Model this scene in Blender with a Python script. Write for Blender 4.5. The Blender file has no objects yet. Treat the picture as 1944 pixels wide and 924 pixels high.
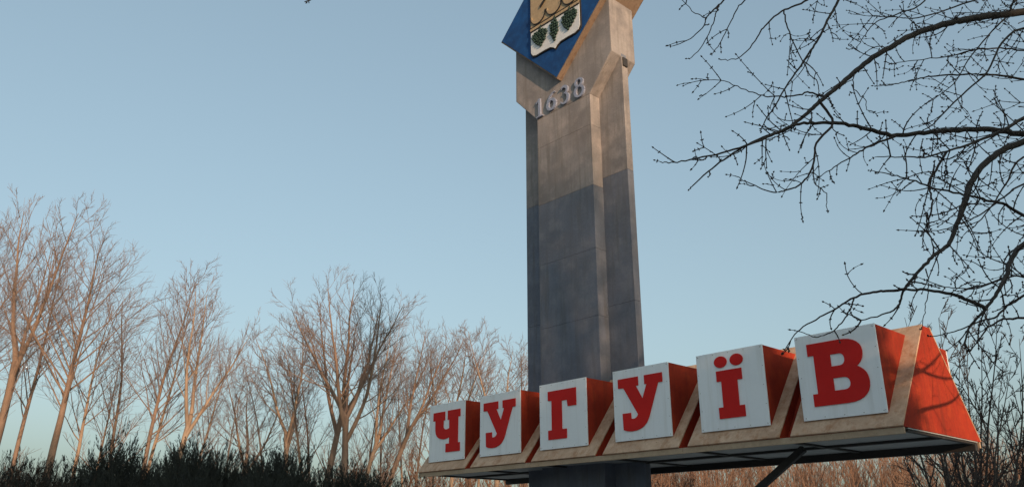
import bpy, bmesh, math, random
import numpy as np
from mathutils import Vector, Matrix, Quaternion

R = math.radians
sc = bpy.context.scene
COL = sc.collection

# ------------------------------------------------------------------ camera
EYE = 1.6
FPX, PITCH, ROLL = 1552.67, 0.348277, -0.00204
cd = bpy.data.cameras.new('camera')
cd.sensor_width = 36.0
cd.lens = FPX / 1944.0 * 36.0
cd.clip_start = 0.1
cd.clip_end = 3000
cam = bpy.data.objects.new('camera', cd)
COL.objects.link(cam)
cam.matrix_world = (Matrix.Translation((0, 0, EYE)) @ Matrix.Rotation(math.pi / 2 + PITCH, 4, 'X')
                    @ Matrix.Rotation(ROLL, 4, 'Z'))
sc.camera = cam

# ------------------------------------------------------------------ light
YAW = -0.8215219                                   # the sign's long axis against world X
SUN_OFF, SUN_EL = R(18), R(9.5)                    # sun: this far off the long axis, this high
sun_az = Vector((math.cos(YAW) * math.cos(SUN_OFF) + math.sin(YAW) * math.sin(SUN_OFF),
                 math.sin(YAW) * math.cos(SUN_OFF) - math.cos(YAW) * math.sin(SUN_OFF), 0)).normalized()
sun_dir = (sun_az * math.cos(SUN_EL) + Vector((0, 0, math.sin(SUN_EL)))).normalized()
world = bpy.data.worlds.new('World')
sc.world = world
world.use_nodes = True
nt = world.node_tree
bg = nt.nodes['Background']
sky = nt.nodes.new('ShaderNodeTexSky')
sky.sky_type = 'NISHITA'
sky.sun_disc = False
sky.sun_elevation = SUN_EL
sky.sun_rotation = math.atan2(sun_dir.x, sun_dir.y)
sky.altitude = 100
sky.air_density = 0.8
sky.dust_density = 6.0
sky.ozone_density = 0.0
hs = nt.nodes.new('ShaderNodeGamma')                         # the photograph's soft, even tone curve
hs.inputs['Gamma'].default_value = 0.6
nt.links.new(sky.outputs[0], hs.inputs['Color'])
wb = nt.nodes.new('ShaderNodeMix'); wb.data_type = 'RGBA'; wb.blend_type = 'MULTIPLY'
wb.inputs[0].default_value = 1.0
wb.inputs[7].default_value = (1.42, 1.68, 1.74, 1)          # white balance of the photograph
nt.links.new(hs.outputs[0], wb.inputs[6])
nt.links.new(wb.outputs[2], bg.inputs['Color'])
bg.inputs['Strength'].default_value = 0.12
sl = bpy.data.lights.new('sun', 'SUN')
sl.energy = 2.6
sl.angle = R(0.55)
sl.color = (1.0, 0.65, 0.39)
so = bpy.data.objects.new('sun', sl)
COL.objects.link(so)
so.rotation_euler = sun_dir.to_track_quat('Z', 'Y').to_euler()
sc.view_settings.view_transform = 'Standard'
sc.view_settings.look = 'None'
sc.view_settings.gamma = 1
sc.view_settings.use_curve_mapping = False
sc.view_settings.exposure = 0.87
sc.cycles.max_bounces = 6

# ------------------------------------------------------------------ helpers
def new_mat(name, base, rough=0.8, **k):
    m = bpy.data.materials.new(name)
    m.use_nodes = True
    b = m.node_tree.nodes['Principled BSDF']
    b.inputs['Base Color'].default_value = (*base, 1)
    b.inputs['Roughness'].default_value = rough
    for a, v in k.items():
        b.inputs[a].default_value = v
    return m

def mix_layer(m, fac_out, color, prev):
    """colour `prev` (socket or tuple) mixed towards `color` by a fac socket"""
    t = m.node_tree
    mx = t.nodes.new('ShaderNodeMix'); mx.data_type = 'RGBA'
    t.links.new(fac_out, mx.inputs[0])
    if isinstance(prev, tuple): mx.inputs[6].default_value = (*prev, 1)
    else: t.links.new(prev, mx.inputs[6])
    if isinstance(color, tuple): mx.inputs[7].default_value = (*color, 1)
    else: t.links.new(color, mx.inputs[7])
    return mx.outputs[2]

def noise_fac(m, scale, lo, hi, stretch=(1, 1, 1), detail=6, rough=0.6, top=1.0, offset=0.0):
    t = m.node_tree
    tc = t.nodes.new('ShaderNodeTexCoord')
    mp = t.nodes.new('ShaderNodeMapping')
    mp.inputs['Scale'].default_value = stretch
    mp.inputs['Location'].default_value = (offset, offset * .7, offset * 1.3)
    t.links.new(tc.outputs['Object'], mp.inputs[0])
    n = t.nodes.new('ShaderNodeTexNoise')
    n.inputs['Scale'].default_value = scale
    n.inputs['Detail'].default_value = detail
    n.inputs['Roughness'].default_value = rough
    t.links.new(mp.outputs[0], n.inputs['Vector'])
    mr = t.nodes.new('ShaderNodeMapRange')
    mr.inputs[1].default_value = lo; mr.inputs[2].default_value = hi
    mr.inputs[3].default_value = 0; mr.inputs[4].default_value = top
    t.links.new(n.outputs[0], mr.inputs[0])
    return mr.outputs[0], n.outputs[0]

def finish(m, col, bump_src=None, strength=0.2, dist=0.01):
    t = m.node_tree
    b = t.nodes['Principled BSDF']
    t.links.new(col, b.inputs['Base Color'])
    if bump_src is not None:
        bp = t.nodes.new('ShaderNodeBump')
        bp.inputs['Strength'].default_value = strength
        bp.inputs['Distance'].default_value = dist
        t.links.new(bump_src, bp.inputs['Height'])
        t.links.new(bp.outputs[0], b.inputs['Normal'])

M = {}
def weathered(name, base, stain, light, rough=0.85, s1=1.3, streak=None, amt=0.6, bump=0.25, speck=None, fine=.16, spec=.35):
    m = new_mat(name, base, rough)
    m.node_tree.nodes['Principled BSDF'].inputs['Specular IOR Level'].default_value = spec
    f1, _ = noise_fac(m, s1, 0.35, 0.7, top=amt)
    c = mix_layer(m, f1, stain, base)
    f2, _ = noise_fac(m, s1 * 2.6, 0.48, 0.72, top=amt * .8, offset=7)
    c = mix_layer(m, f2, light, c)
    if streak:
        f3, _ = noise_fac(m, 4.0, 0.5, 0.68, stretch=(2.6, 2.6, .16), top=.75, offset=3)
        c = mix_layer(m, f3, streak, c)
    if speck:
        f5, _ = noise_fac(m, 38, 0.66, 0.74, detail=2, top=.8, offset=11)
        c = mix_layer(m, f5, speck, c)
    f4, raw = noise_fac(m, 26, 0.3, 0.7, top=fine)
    c = mix_layer(m, f4, (0.02, 0.02, 0.02), c)
    finish(m, c, raw, bump, 0.012)
    M[name] = m
    return m

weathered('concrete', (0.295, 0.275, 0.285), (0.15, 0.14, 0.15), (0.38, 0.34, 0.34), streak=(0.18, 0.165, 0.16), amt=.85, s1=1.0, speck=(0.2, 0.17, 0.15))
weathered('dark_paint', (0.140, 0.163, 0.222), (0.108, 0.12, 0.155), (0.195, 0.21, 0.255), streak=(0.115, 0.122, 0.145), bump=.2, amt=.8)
weathered('red_paint', (0.36, 0.038, 0.018), (0.21, 0.024, 0.015), (0.43, 0.058, 0.021), rough=.85, s1=1.6, amt=.85, streak=(0.20, 0.03, 0.016), bump=.15, spec=.12, speck=(0.20, 0.05, 0.025))
weathered('red_letter', (0.58, 0.022, 0.020), (0.50, 0.018, 0.018), (0.56, 0.03, 0.032), rough=.7, amt=.5, bump=.03, fine=.06, spec=.12)
weathered('white_panel', (0.80, 0.84, 0.90), (0.74, 0.78, 0.84), (0.83, 0.86, 0.91), rough=.6, s1=1.1, amt=.5, bump=.02, fine=.03, streak=(0.70, 0.725, 0.76), spec=.25)
weathered('beige', (0.58, 0.40, 0.285), (0.38, 0.235, 0.155), (0.68, 0.49, 0.36), s1=2.2, amt=.8, streak=(0.38, 0.19, 0.10), speck=(0.27, 0.12, 0.05), bump=.25)
weathered('fascia', (0.46, 0.345, 0.25), (0.33, 0.235, 0.16), (0.53, 0.42, 0.31), s1=2.2, speck=(0.22, 0.11, 0.05), bump=.25)
weathered('zinc', (0.38, 0.39, 0.40), (0.27, 0.28, 0.29), (0.46, 0.47, 0.48), rough=.55, s1=1.6, streak=None)
weathered('steel', (0.03, 0.03, 0.032), (0.05, 0.035, 0.028), (0.022, 0.022, 0.024), rough=.6)
weathered('blue_enamel', (0.008, 0.070, 0.25), (0.010, 0.038, 0.13), (0.016, 0.095, 0.30), amt=.8, spec=.2, rough=.7, s1=2.5, speck=(0.02, 0.04, 0.10), bump=.05)
weathered('frame_brown', (0.26, 0.185, 0.14), (0.17, 0.12, 0.09), (0.32, 0.23, 0.18), s1=2, streak=(0.14, 0.09, 0.07))
weathered('gold_field', (0.42, 0.31, 0.19), (0.31, 0.22, 0.13), (0.47, 0.36, 0.23), rough=.5, s1=4)
weathered('silver_field', (0.66, 0.69, 0.75), (0.54, 0.57, 0.62), (0.66, 0.69, 0.73), rough=.5, s1=4)
weathered('black_line', (0.02, 0.02, 0.025), (0.03, 0.025, 0.02), (0.02, 0.02, 0.02))
weathered('grape_green', (0.022, 0.055, 0.048), (0.015, 0.03, 0.03), (0.035, 0.07, 0.055), s1=8)
weathered('digit_white', (0.27, 0.31, 0.44), (0.18, 0.21, 0.31), (0.36, 0.39, 0.51), rough=.5, s1=5)
weathered('screw', (0.36, 0.36, 0.37), (0.26, 0.24, 0.22), (0.4, 0.4, 0.4))
def bark(name, base, dark, light, s=3.0):
    m = new_mat(name, base, 0.9)
    f1, raw = noise_fac(m, s, 0.35, 0.65, stretch=(1, 1, .35), top=.75)
    c = mix_layer(m, f1, dark, base)
    f2, _ = noise_fac(m, s * .5, 0.5, 0.75, top=.6, offset=5)
    c = mix_layer(m, f2, light, c)
    finish(m, c, raw, .5, .03)
    M[name] = m
bark('bark_warm', (0.235, 0.155, 0.118), (0.12, 0.085, 0.07), (0.31, 0.215, 0.165))
bark('bark_pale', (0.33, 0.235, 0.175), (0.18, 0.125, 0.095), (0.42, 0.32, 0.25))
bark('bark_grey', (0.15, 0.11, 0.09), (0.08, 0.06, 0.052), (0.2, 0.15, 0.12))
bark('twig_warm', (0.205, 0.145, 0.125), (0.14, 0.10, 0.095), (0.26, 0.19, 0.16), 1.0)
bark('twig_brown', (0.20, 0.115, 0.08), (0.12, 0.07, 0.055), (0.26, 0.155, 0.105), .5)
bark('bark_dark', (0.040, 0.034, 0.032), (0.022, 0.019, 0.018), (0.065, 0.054, 0.047), 9)  # near-black: shade of the near tree and thicket put into the bark colour
bark('twig_dark', (0.038, 0.027, 0.025), (0.024, 0.018, 0.018), (0.060, 0.036, 0.030), 6)  # twigs of the same trees, their shade also held in the colour
bark('needle', (0.018, 0.024, 0.021), (0.010, 0.013, 0.012), (0.028, 0.034, 0.028), 4)
bark('needle_brown', (0.055, 0.034, 0.026), (0.028, 0.020, 0.017), (0.075, 0.046, 0.034), 4)
bark('grass', (0.17, 0.15, 0.095), (0.11, 0.10, 0.06), (0.22, 0.19, 0.13), 1.5)

def tag(o, label=None, cat=None, group=None, kind=None):
    if label: o['label'] = label
    if cat: o['category'] = cat
    if group: o['group'] = group
    if kind: o['kind'] = kind
    return o

def empty(name, loc=(0, 0, 0), rz=0.0):
    o = bpy.data.objects.new(name, None)
    o.empty_display_size = .3
    COL.objects.link(o)
    o.location = loc
    o.rotation_euler = (0, 0, rz)
    return o

class MB:
    """collects vertices and faces; build() links ONE mesh object"""
    def __init__(s): s.v = []; s.f = []; s.n = 0
    def add(s, v, f):
        s.v += [tuple(p) for p in v]; s.f += [tuple(i + s.n for i in q) for q in f]; s.n += len(v); return s
    def box(s, a, b):
        (x0, y0, z0), (x1, y1, z1) = a, b
        x0, x1 = min(x0, x1), max(x0, x1); y0, y1 = min(y0, y1), max(y0, y1); z0, z1 = min(z0, z1), max(z0, z1)
        v = [(x0, y0, z0), (x1, y0, z0), (x1, y1, z0), (x0, y1, z0), (x0, y0, z1), (x1, y0, z1), (x1, y1, z1), (x0, y1, z1)]
        return s.add(v, [(3, 2, 1, 0), (4, 5, 6, 7), (0, 1, 5, 4), (1, 2, 6, 5), (2, 3, 7, 6), (3, 0, 4, 7)])
    def prism(s, poly, axis, a, b):
        """poly: 2-D points; axis 'x': poly=(y,z); 'y': poly=(x,z); extruded from a to b"""
        n = len(poly)
        f3 = (lambda p, t: (t, p[0], p[1])) if axis == 'x' else (lambda p, t: (p[0], t, p[1]))
        v = [f3(p, a) for p in poly] + [f3(p, b) for p in poly]
        return s.add(v, [tuple(range(n))[::-1], tuple(range(n, 2 * n))] + [(i, (i + 1) % n, n + (i + 1) % n, n + i) for i in range(n)])
    def beam(s, p, q, w, h, up=(0, 0, 1)):
        p, q = Vector(p), Vector(q); d = (q - p).normalized()
        a = d.cross(Vector(up)).normalized() * (w / 2); b = a.cross(d).normalized() * (h / 2)
        v = [p - a - b, p + a - b, p + a + b, p - a + b, q - a - b, q + a - b, q + a + b, q - a + b]
        return s.add(v, [(3, 2, 1, 0), (4, 5, 6, 7), (0, 1, 5, 4), (1, 2, 6, 5), (2, 3, 7, 6), (3, 0, 4, 7)])
    def build(s, name, mat, parent=None, bevel=0.0, smooth=False, fix=True):
        me = bpy.data.meshes.new(name)
        me.from_pydata(s.v, [], s.f)
        if fix:
            bm = bmesh.new(); bm.from_mesh(me)
            bmesh.ops.recalc_face_normals(bm, faces=bm.faces)
            if bevel:
                es = [e for e in bm.edges if len(e.link_faces) == 2 and e.calc_face_angle(0) > .5]
                bmesh.ops.bevel(bm, geom=es, offset=bevel, segments=2, affect='EDGES', profile=.6)
            bm.to_mesh(me); bm.free()
        me.materials.append(M[mat])
        if smooth: me.polygons.foreach_set('use_smooth', [True] * len(me.polygons))
        o = bpy.data.objects.new(name, me)
        COL.objects.link(o)
        o.parent = parent
        return o

class TB:
    """numpy collector of tapered tubes and leaf blades"""
    def __init__(s): s.V = []; s.F = []; s.n = 0
    def tube(s, P, r, sides=4, cap=True):
        P = np.asarray(P, float); r = np.asarray(r, float); n = len(P)
        T = np.gradient(P, axis=0); T /= np.linalg.norm(T, axis=1, keepdims=True) + 1e-9
        ref = np.array([0.3, 0.2, 1.0]) if abs(T[0, 2]) < .8 else np.array([1.0, .2, .1])
        A = np.cross(T, ref); A /= np.linalg.norm(A, axis=1, keepdims=True) + 1e-9
        B = np.cross(T, A)
        an = np.arange(sides) * 2 * np.pi / sides
        ring = (A[:, None, :] * np.cos(an)[None, :, None] + B[:, None, :] * np.sin(an)[None, :, None]) * r[:, None, None] + P[:, None, :]
        s.V.append(ring.reshape(-1, 3))
        i = np.arange(n - 1)[:, None] * sides; k = np.arange(sides)[None, :]; k2 = (k + 1) % sides
        q = np.stack([i + k, i + k2, i + sides + k2, i + sides + k], -1).reshape(-1, 4) + s.n
        s.F.append(q); s.n += n * sides
    def bud(s, p, d, L, w):
        d = np.asarray(d, float); d = d / (np.linalg.norm(d) + 1e-9)
        a = np.cross(d, [0.31, 0.55, 0.77]); a /= np.linalg.norm(a) + 1e-9; b = np.cross(d, a)
        p = np.asarray(p, float)
        m = p + d * L * .4
        v = np.array([p, m + a * w, m + b * w, m - a * w, m - b * w, p + d * L])
        s.V.append(v)
        f = np.array([[0, 2, 1, 1], [0, 3, 2, 2], [0, 4, 3, 3], [0, 1, 4, 4], [5, 1, 2, 2], [5, 2, 3, 3], [5, 3, 4, 4], [5, 4, 1, 1]]) + s.n
        s.F.append(f); s.n += 6
    def blades(s, P, D, Wd, L):
        """many thin kite blades at once: P base (k,3), D direction, Wd width vec, L length"""
        k = len(P)
        tip = P + D * L[:, None]; mid = P + D * (L * .45)[:, None]
        v = np.stack([P, mid + Wd, tip, mid - Wd], 1).reshape(-1, 3)
        s.V.append(v)
        s.F.append(np.arange(k * 4).reshape(k, 4) + s.n); s.n += 4 * k
    def build(s, name, mat, parent=None, smooth=True):
        V = np.concatenate(s.V); F = np.concatenate(s.F)
        tri = F[:, 2] == F[:, 3]
        me = bpy.data.meshes.new(name)
        me.vertices.add(len(V)); me.vertices.foreach_set('co', V.astype(np.float32).ravel())
        tot = np.where(tri, 3, 4)
        start = np.concatenate([[0], np.cumsum(tot)[:-1]])
        idx = F.ravel()[np.concatenate([np.ones((len(F), 3), bool), (~tri)[:, None]], 1).ravel()]
        me.loops.add(len(idx)); me.loops.foreach_set('vertex_index', idx.astype(np.int32))
        me.polygons.add(len(F)); me.polygons.foreach_set('loop_start', start.astype(np.int32))
        me.polygons.foreach_set('loop_total', tot.astype(np.int32))
        me.polygons.foreach_set('use_smooth', np.full(len(F), smooth))
        me.update(calc_edges=True); me.validate()
        me.materials.append(M[mat])
        o = bpy.data.objects.new(name, me)
        COL.objects.link(o); o.parent = parent
        return o

def ray(px, py):
    u, v = px - 972, py - 462
    c, s = math.cos(-ROLL), math.sin(-ROLL)
    u, v = c * u - s * v, s * u + c * v
    return np.array([u, FPX * math.cos(PITCH) + v * math.sin(PITCH), FPX * math.sin(PITCH) - v * math.cos(PITCH)])
def at(px, py, D):
    """the point that stands D metres ahead on the line of sight through a photo pixel"""
    d = ray(px, py); p = d * (D / d[1]); p[2] += EYE
    return p
def pix(P):
    x, y, z = P[0], P[1], P[2] - EYE
    yc = -y * math.sin(PITCH) + z * math.cos(PITCH); zc = y * math.cos(PITCH) + z * math.sin(PITCH)
    return 972 + FPX * x / zc, 462 - FPX * yc / zc

# ------------------------------------------------------------------ ground
gb = MB()
xs = np.concatenate([np.linspace(-1200, -120, 5), np.linspace(-100, 100, 41), np.linspace(120, 1200, 5)])
ng = len(xs); rng = np.random.RandomState(2)
gv = [(x, y, (0.12 * math.sin(x * .21) * math.cos(y * .17) if abs(x) < 101 and abs(y) < 101 else 0) - .08) for y in xs for x in xs]
gf = [(j * ng + i, j * ng + i + 1, (j + 1) * ng + i + 1, (j + 1) * ng + i) for j in range(ng - 1) for i in range(ng - 1)]
gb.add(gv, gf)
g = gb.build('ground', 'grass', smooth=True)
tag(g, 'dry winter grass ground under the sign and trees', kind='structure')

pb = MB(); pb.box((-12, 2, -.12), (16, 26, .06))  # pale sheet added out of view to bounce light onto soffit and panels
M['bounce_pale'] = None; weathered('bounce_pale', (0.42, 0.40, 0.37), (0.32, 0.30, 0.28), (0.48, 0.45, 0.42), s1=.8)
pv = pb.build('bounce_sheet', 'bounce_pale')
tag(pv, 'unseen pale sheet added under the sign to bounce light up', kind='structure')

# ------------------------------------------------------------------ stele
OX, OY, OZ = -1.75095756, 17.32618554, 1.50775876 + EYE      # foot line of the first letter panel
PW, SP, PH = 1.1365, 1.6730, 1.15                             # panel width, spacing, height
def L(u, n, z): return (u, -n, z + OZ)                        # u along the sign, n towards its front, z above panel foot

stele = empty('stele', (OX, OY, 0), YAW)
tag(stele, 'tall concrete stele with dark painted shaft, year 1638 and blue diamond emblem', 'stele')
NF, NB, NS0, NS1 = -0.81, -1.57, -1.10, -1.28
J = 0.0015
def course(u0, u1, n0, n1, z0, z1, name):
    """one cast piece of the shaft between two joints"""
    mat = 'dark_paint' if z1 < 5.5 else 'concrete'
    b = MB(); b.box(L(u0, n0, z0 + J), L(u1, n1, z1 - J))
    return b.build(name, mat, stele, bevel=.004)
zs = [7.20, 6.49, 5.15, 3.81, 2.47, 1.13, -0.21, -1.55, -OZ - .15]
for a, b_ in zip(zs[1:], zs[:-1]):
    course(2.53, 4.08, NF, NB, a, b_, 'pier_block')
zs = [7.92, 5.36, 2.68, 0.0, -1.55, -OZ - .15]
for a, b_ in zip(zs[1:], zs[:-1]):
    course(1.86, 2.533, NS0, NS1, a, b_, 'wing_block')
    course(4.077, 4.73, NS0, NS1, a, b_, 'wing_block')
# mortar core that closes the joints
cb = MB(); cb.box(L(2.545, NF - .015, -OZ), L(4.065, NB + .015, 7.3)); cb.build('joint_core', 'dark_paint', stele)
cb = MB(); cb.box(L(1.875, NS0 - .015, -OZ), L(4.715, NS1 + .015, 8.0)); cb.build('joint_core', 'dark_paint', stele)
hb = MB(); hb.prism([(2.53, 7.20 + OZ), (4.08, 7.20 + OZ), (4.71, 7.94 + OZ), (4.71, 9.62 + OZ), (1.85, 9.62 + OZ), (1.85, 7.94 + OZ)], 'y', -NF - .003, -NB + .003)
hb.build('head_block', 'concrete', stele, bevel=.015)
# dark block put in for the dark hole at the head's broken lower right corner
kb = MB(); kb.box(L(4.62, -1.12, 7.70), L(4.76, -1.26, 7.90)); kb.build('dark_hole_block', 'steel', stele, bevel=.01)

# diamond emblem
EC = (3.285, 9.64)
def dia(h): return [(EC[0], EC[1] - h + OZ), (EC[0] + h, EC[1] + OZ), (EC[0], EC[1] + h + OZ), (EC[0] - h, EC[1] + OZ)]
eb = MB(); eb.prism(dia(1.80), 'y', .665, 1.715)
emblem = eb.build('emblem_board', 'frame_brown', stele, bevel=.012)
emblem['label'] = 'blue diamond board with a gold and silver shield'
for yy, y2 in ((.650, .668), (1.712, 1.730)):
    b = MB(); b.prism(dia(1.755), 'y', yy, y2); b.build('enamel_panel', 'blue_enamel', emblem, bevel=.004)
def arc(cx, cz, r, a0, a1, n=10, rz=None):
    rz = rz or r
    return [(cx + r * math.cos(R(a0 + (a1 - a0) * i / n)), cz + rz * math.sin(R(a0 + (a1 - a0) * i / n))) for i in range(n + 1)]
def zz(poly): return [(x, z + OZ) for x, z in poly]
cx = 3.305
lo = [(cx - .745, 9.38), (cx - .745, 8.80), (cx - .69, 8.715), (cx - .58, 8.68), (cx - .35, 8.685), (cx - .15, 8.675), (cx - .06, 8.63), (cx, 8.575),
      (cx + .06, 8.63), (cx + .15, 8.675), (cx + .35, 8.685), (cx + .58, 8.68), (cx + .69, 8.715), (cx + .745, 8.80), (cx + .745, 9.38)]
rim = [(cx + (x - cx) * 1.03, z - .022 if z < 9.3 else z) for x, z in lo][:-1] + [(cx + .767, 10.62), (cx - .767, 10.62)]
rim[0] = (cx - .767, 9.38)
b = MB(); b.prism(zz(rim), 'y', .618, .6499); b.build('shield_rim', 'black_line', emblem)
b = MB(); b.prism(zz(lo), 'y', .606, .619); b.build('shield_field', 'silver_field', emblem, bevel=.004)
up = [(cx - .745, 9.40), (cx + .745, 9.40), (cx + .745, 10.6), (cx - .745, 10.6)]
b = MB(); b.prism(zz(up), 'y', .606, .619); b.build('shield_field', 'gold_field', emblem, bevel=.004)
for z0, z1 in ((9.325, 9.355), (9.425, 9.45)):
    b = MB(); b.prism(zz([(cx - .75, z0), (cx + .75, z0), (cx + .75, z1), (cx - .75, z1)]), 'y', .592, .6065); b.build('shield_bar', 'black_line', emblem)
b = MB(); b.prism(zz([(cx - .75, 9.356), (cx + .75, 9.356), (cx + .75, 9.424), (cx - .75, 9.424)]), 'y', .597, .6065); b.build('shield_bar', 'gold_field', emblem)
rnd = random.Random(4)
def ico(bm, c, r):
    bmesh.ops.create_icosphere(bm, subdivisions=1, radius=r, matrix=Matrix.Translation(c))
for k, (gx, gz, gw, gh, lean) in enumerate([(cx - .44, 9.05, .225, .38, .05), (cx, 9.02, .125, .48, 0), (cx + .45, 9.06, .215, .40, -.05)]):
    bm = bmesh.new()
    rows = 8
    for i in range(rows):
        t = i / (rows - 1)
        wdt = gw * math.sin(math.pi * (.16 + .80 * t) ** .8) + .012
        nb = max(1, int(wdt * 2 / .058))
        for j in range(nb):
            x = gx + (j - (nb - 1) / 2) * .062 + lean * (t - .5) + rnd.uniform(-.008, .008)
            ico(bm, (x, .590, gz + gh / 2 - t * gh + OZ + rnd.uniform(-.01, .01)), rnd.uniform(.034, .042))
    me = bpy.data.meshes.new('grape_bunch'); bm.to_mesh(me); bm.free()
    me.polygons.foreach_set('use_smooth', [True] * len(me.polygons))
    me.materials.append(M['grape_green'])
    o = bpy.data.objects.new('grape_bunch', me); COL.objects.link(o); o.parent = emblem
    b = MB(); b.beam(L(gx, -.592, gz + gh / 2 - .03), L(gx + .03, -.592, gz + gh / 2 + .14), .022, .022, up=(0, 1, 0)); b.build('grape_stem', 'grape_green', emblem)
for kx in (cx - .50, cx + .0, cx + .50):                      # three crescents standing on the bar
    outer = arc(kx, 9.70, .235, 180, 360, 14)
    inner = arc(kx, 9.75, .20, 350, 190, 14)
    b = MB(); n_ = len(outer)
    vv = outer + inner[::1]
    b.prism(zz(vv), 'y', .590, .6065); b.build('crescent', 'gold_field', emblem)
    for rr, zc_ in ((.243, 9.70),):
        pts = arc(kx, zc_, rr, 175, 365, 14)
        for p, q in zip(pts[:-1], pts[1:]):
            pass
        po = pts + arc(kx, zc_, rr - .022, 365, 175, 14)
        b = MB(); b.prism(zz(po), 'y', .584, .6065); b.build('crescent_outline', 'black_line', emblem)
for sgn in (-1, 1):                                           # crossed sabres above
    b = MB(); b.beam(L(cx - sgn * .42, -.59, 9.86), L(cx + sgn * .40, -.59, 10.52), .05, .025, up=(0, 1, 0)); b.build('sabre', 'black_line', emblem)

# year digits: flat strokes with real thickness
def stroke(b, pts, w, y0, y1):
    """extruded ribbon along a polyline of (x,z); w scalar or list"""
    P = np.array(pts, float); n = len(P)
    T = np.gradient(P, axis=0); T /= np.linalg.norm(T, axis=1, keepdims=True)
    N_ = np.stack([-T[:, 1], T[:, 0]], 1)
    w = (np.full(n, w) if np.isscalar(w) else np.array(w)) * .74
    a = P + N_ * w[:, None] / 2; c = P - N_ * w[:, None] / 2
    v = [(x, y0, z) for x, z in a] + [(x, y0, z) for x, z in c] + [(x, y1, z) for x, z in a] + [(x, y1, z) for x, z in c]
    f = []
    for i in range(n - 1):
        f += [(i, i + 1, n + i + 1, n + i), (2 * n + i, 3 * n + i, 3 * n + i + 1, 2 * n + i + 1),
              (i, 2 * n + i, 2 * n + i + 1, i + 1), (n + i, n + i + 1, 3 * n + i + 1, 3 * n + i)]
    f += [(0, n, 3 * n, 2 * n), (n - 1, 3 * n - 1, 4 * n - 1, 2 * n - 1)]
    b.add(v, f)
y0, y1 = .758, .806
def digit(fn, label):
    b = MB(); fn(b); o = b.build('digit', 'digit_white', stele); o['label'] = label
def sh(p, dx, dz): return [(x + dx, z + dz + OZ) for x, z in p]
def d1(b):
    stroke(b, sh([(.10, .45), (.105, .0)], 2.635 - .10, 7.22), .085, y0, y1)
    stroke(b, sh([(.0, .36), (.06, .40), (.10, .435)], 2.635 - .10, 7.22), [.03, .045, .05], y0 + .004, y1)
    stroke(b, sh([(.01, .012), (.20, .012)], 2.635 - .10, 7.22), .035, y0 + .002, y1)
def d6(b):
    stroke(b, sh(arc(.15, .145, .112, 0, 360, 22, .12), 2.855, 7.235), [.07 + .03 * abs(math.cos(R(360 * i / 22))) for i in range(23)], y0, y1)
    stroke(b, sh([(.05, .17), (.06, .26), (.11, .35), (.19, .41), (.26, .425)], 2.855, 7.235), [.09, .08, .06, .045, .03], y0 + .003, y1)
def d3(b):
    stroke(b, sh(arc(.14, .335, .092, 150, -85, 16, .085), 3.245, 7.23), [.03 + .06 * math.sin(math.pi * min(1, i / 14)) for i in range(17)], y0, y1)
    stroke(b, sh(arc(.14, .14, .115, 85, -150, 16, .12), 3.245, 7.23), [.035 + .06 * math.sin(math.pi * min(1, i / 14)) for i in range(17)], y0 + .003, y1)
def d8(b):
    stroke(b, sh(arc(.16, .345, .092, 0, 360, 20, .085), 3.66, 7.22), [.05 + .03 * abs(math.cos(R(18 * i))) for i in range(21)], y0, y1)
    stroke(b, sh(arc(.16, .135, .118, 0, 360, 20, .12), 3.66, 7.22), [.05 + .04 * abs(math.cos(R(18 * i))) for i in range(21)], y0 + .003, y1)
digit(d1, 'pale digit one'); digit(d6, 'pale digit six'); digit(d3, 'pale digit three'); digit(d8, 'pale digit eight')

# ------------------------------------------------------------------ town name sign
sign = empty('town_name_sign', (OX, OY, 0), YAW)
tag(sign, 'long raised red and beige sign with white letter boxes reading ЧУГУЇВ', 'sign')
DU = [.045, -.024, -.05, .02, .02, -.008]
PROF = [(.10, -.20), (-1.09, 1.268), (-1.31, 1.268), (-2.50, -.20)]    # (n, z) of a housing
def prof(inset=0.0, zb=None):
    c = (-1.2, .3)
    return [(-(n + (c[0] - n) * inset), (z if zb is None or z > 0 else zb) - max(0, z) * inset * .6 + OZ) for n, z in PROF]
def slope_plate(u0, u1, back=False):
    """beige sheet lying on the front (or back) slope"""
    nx, nz = 1.468, 1.19; l_ = math.hypot(nx, nz); nx, nz = nx / l_ * .022, nz / l_ * .022
    a, b_ = (.10, -.20), (-1.09, 1.268)
    q = [(a[0], a[1]), (b_[0], b_[1]), (b_[0] + nx, b_[1] + nz), (a[0] + nx, a[1] + nz)]
    if back: q = [(-2.4 - n, z) for n, z in q]
    return MB().prism([(-n, z + OZ) for n, z in q], 'x', u0, u1)
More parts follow.
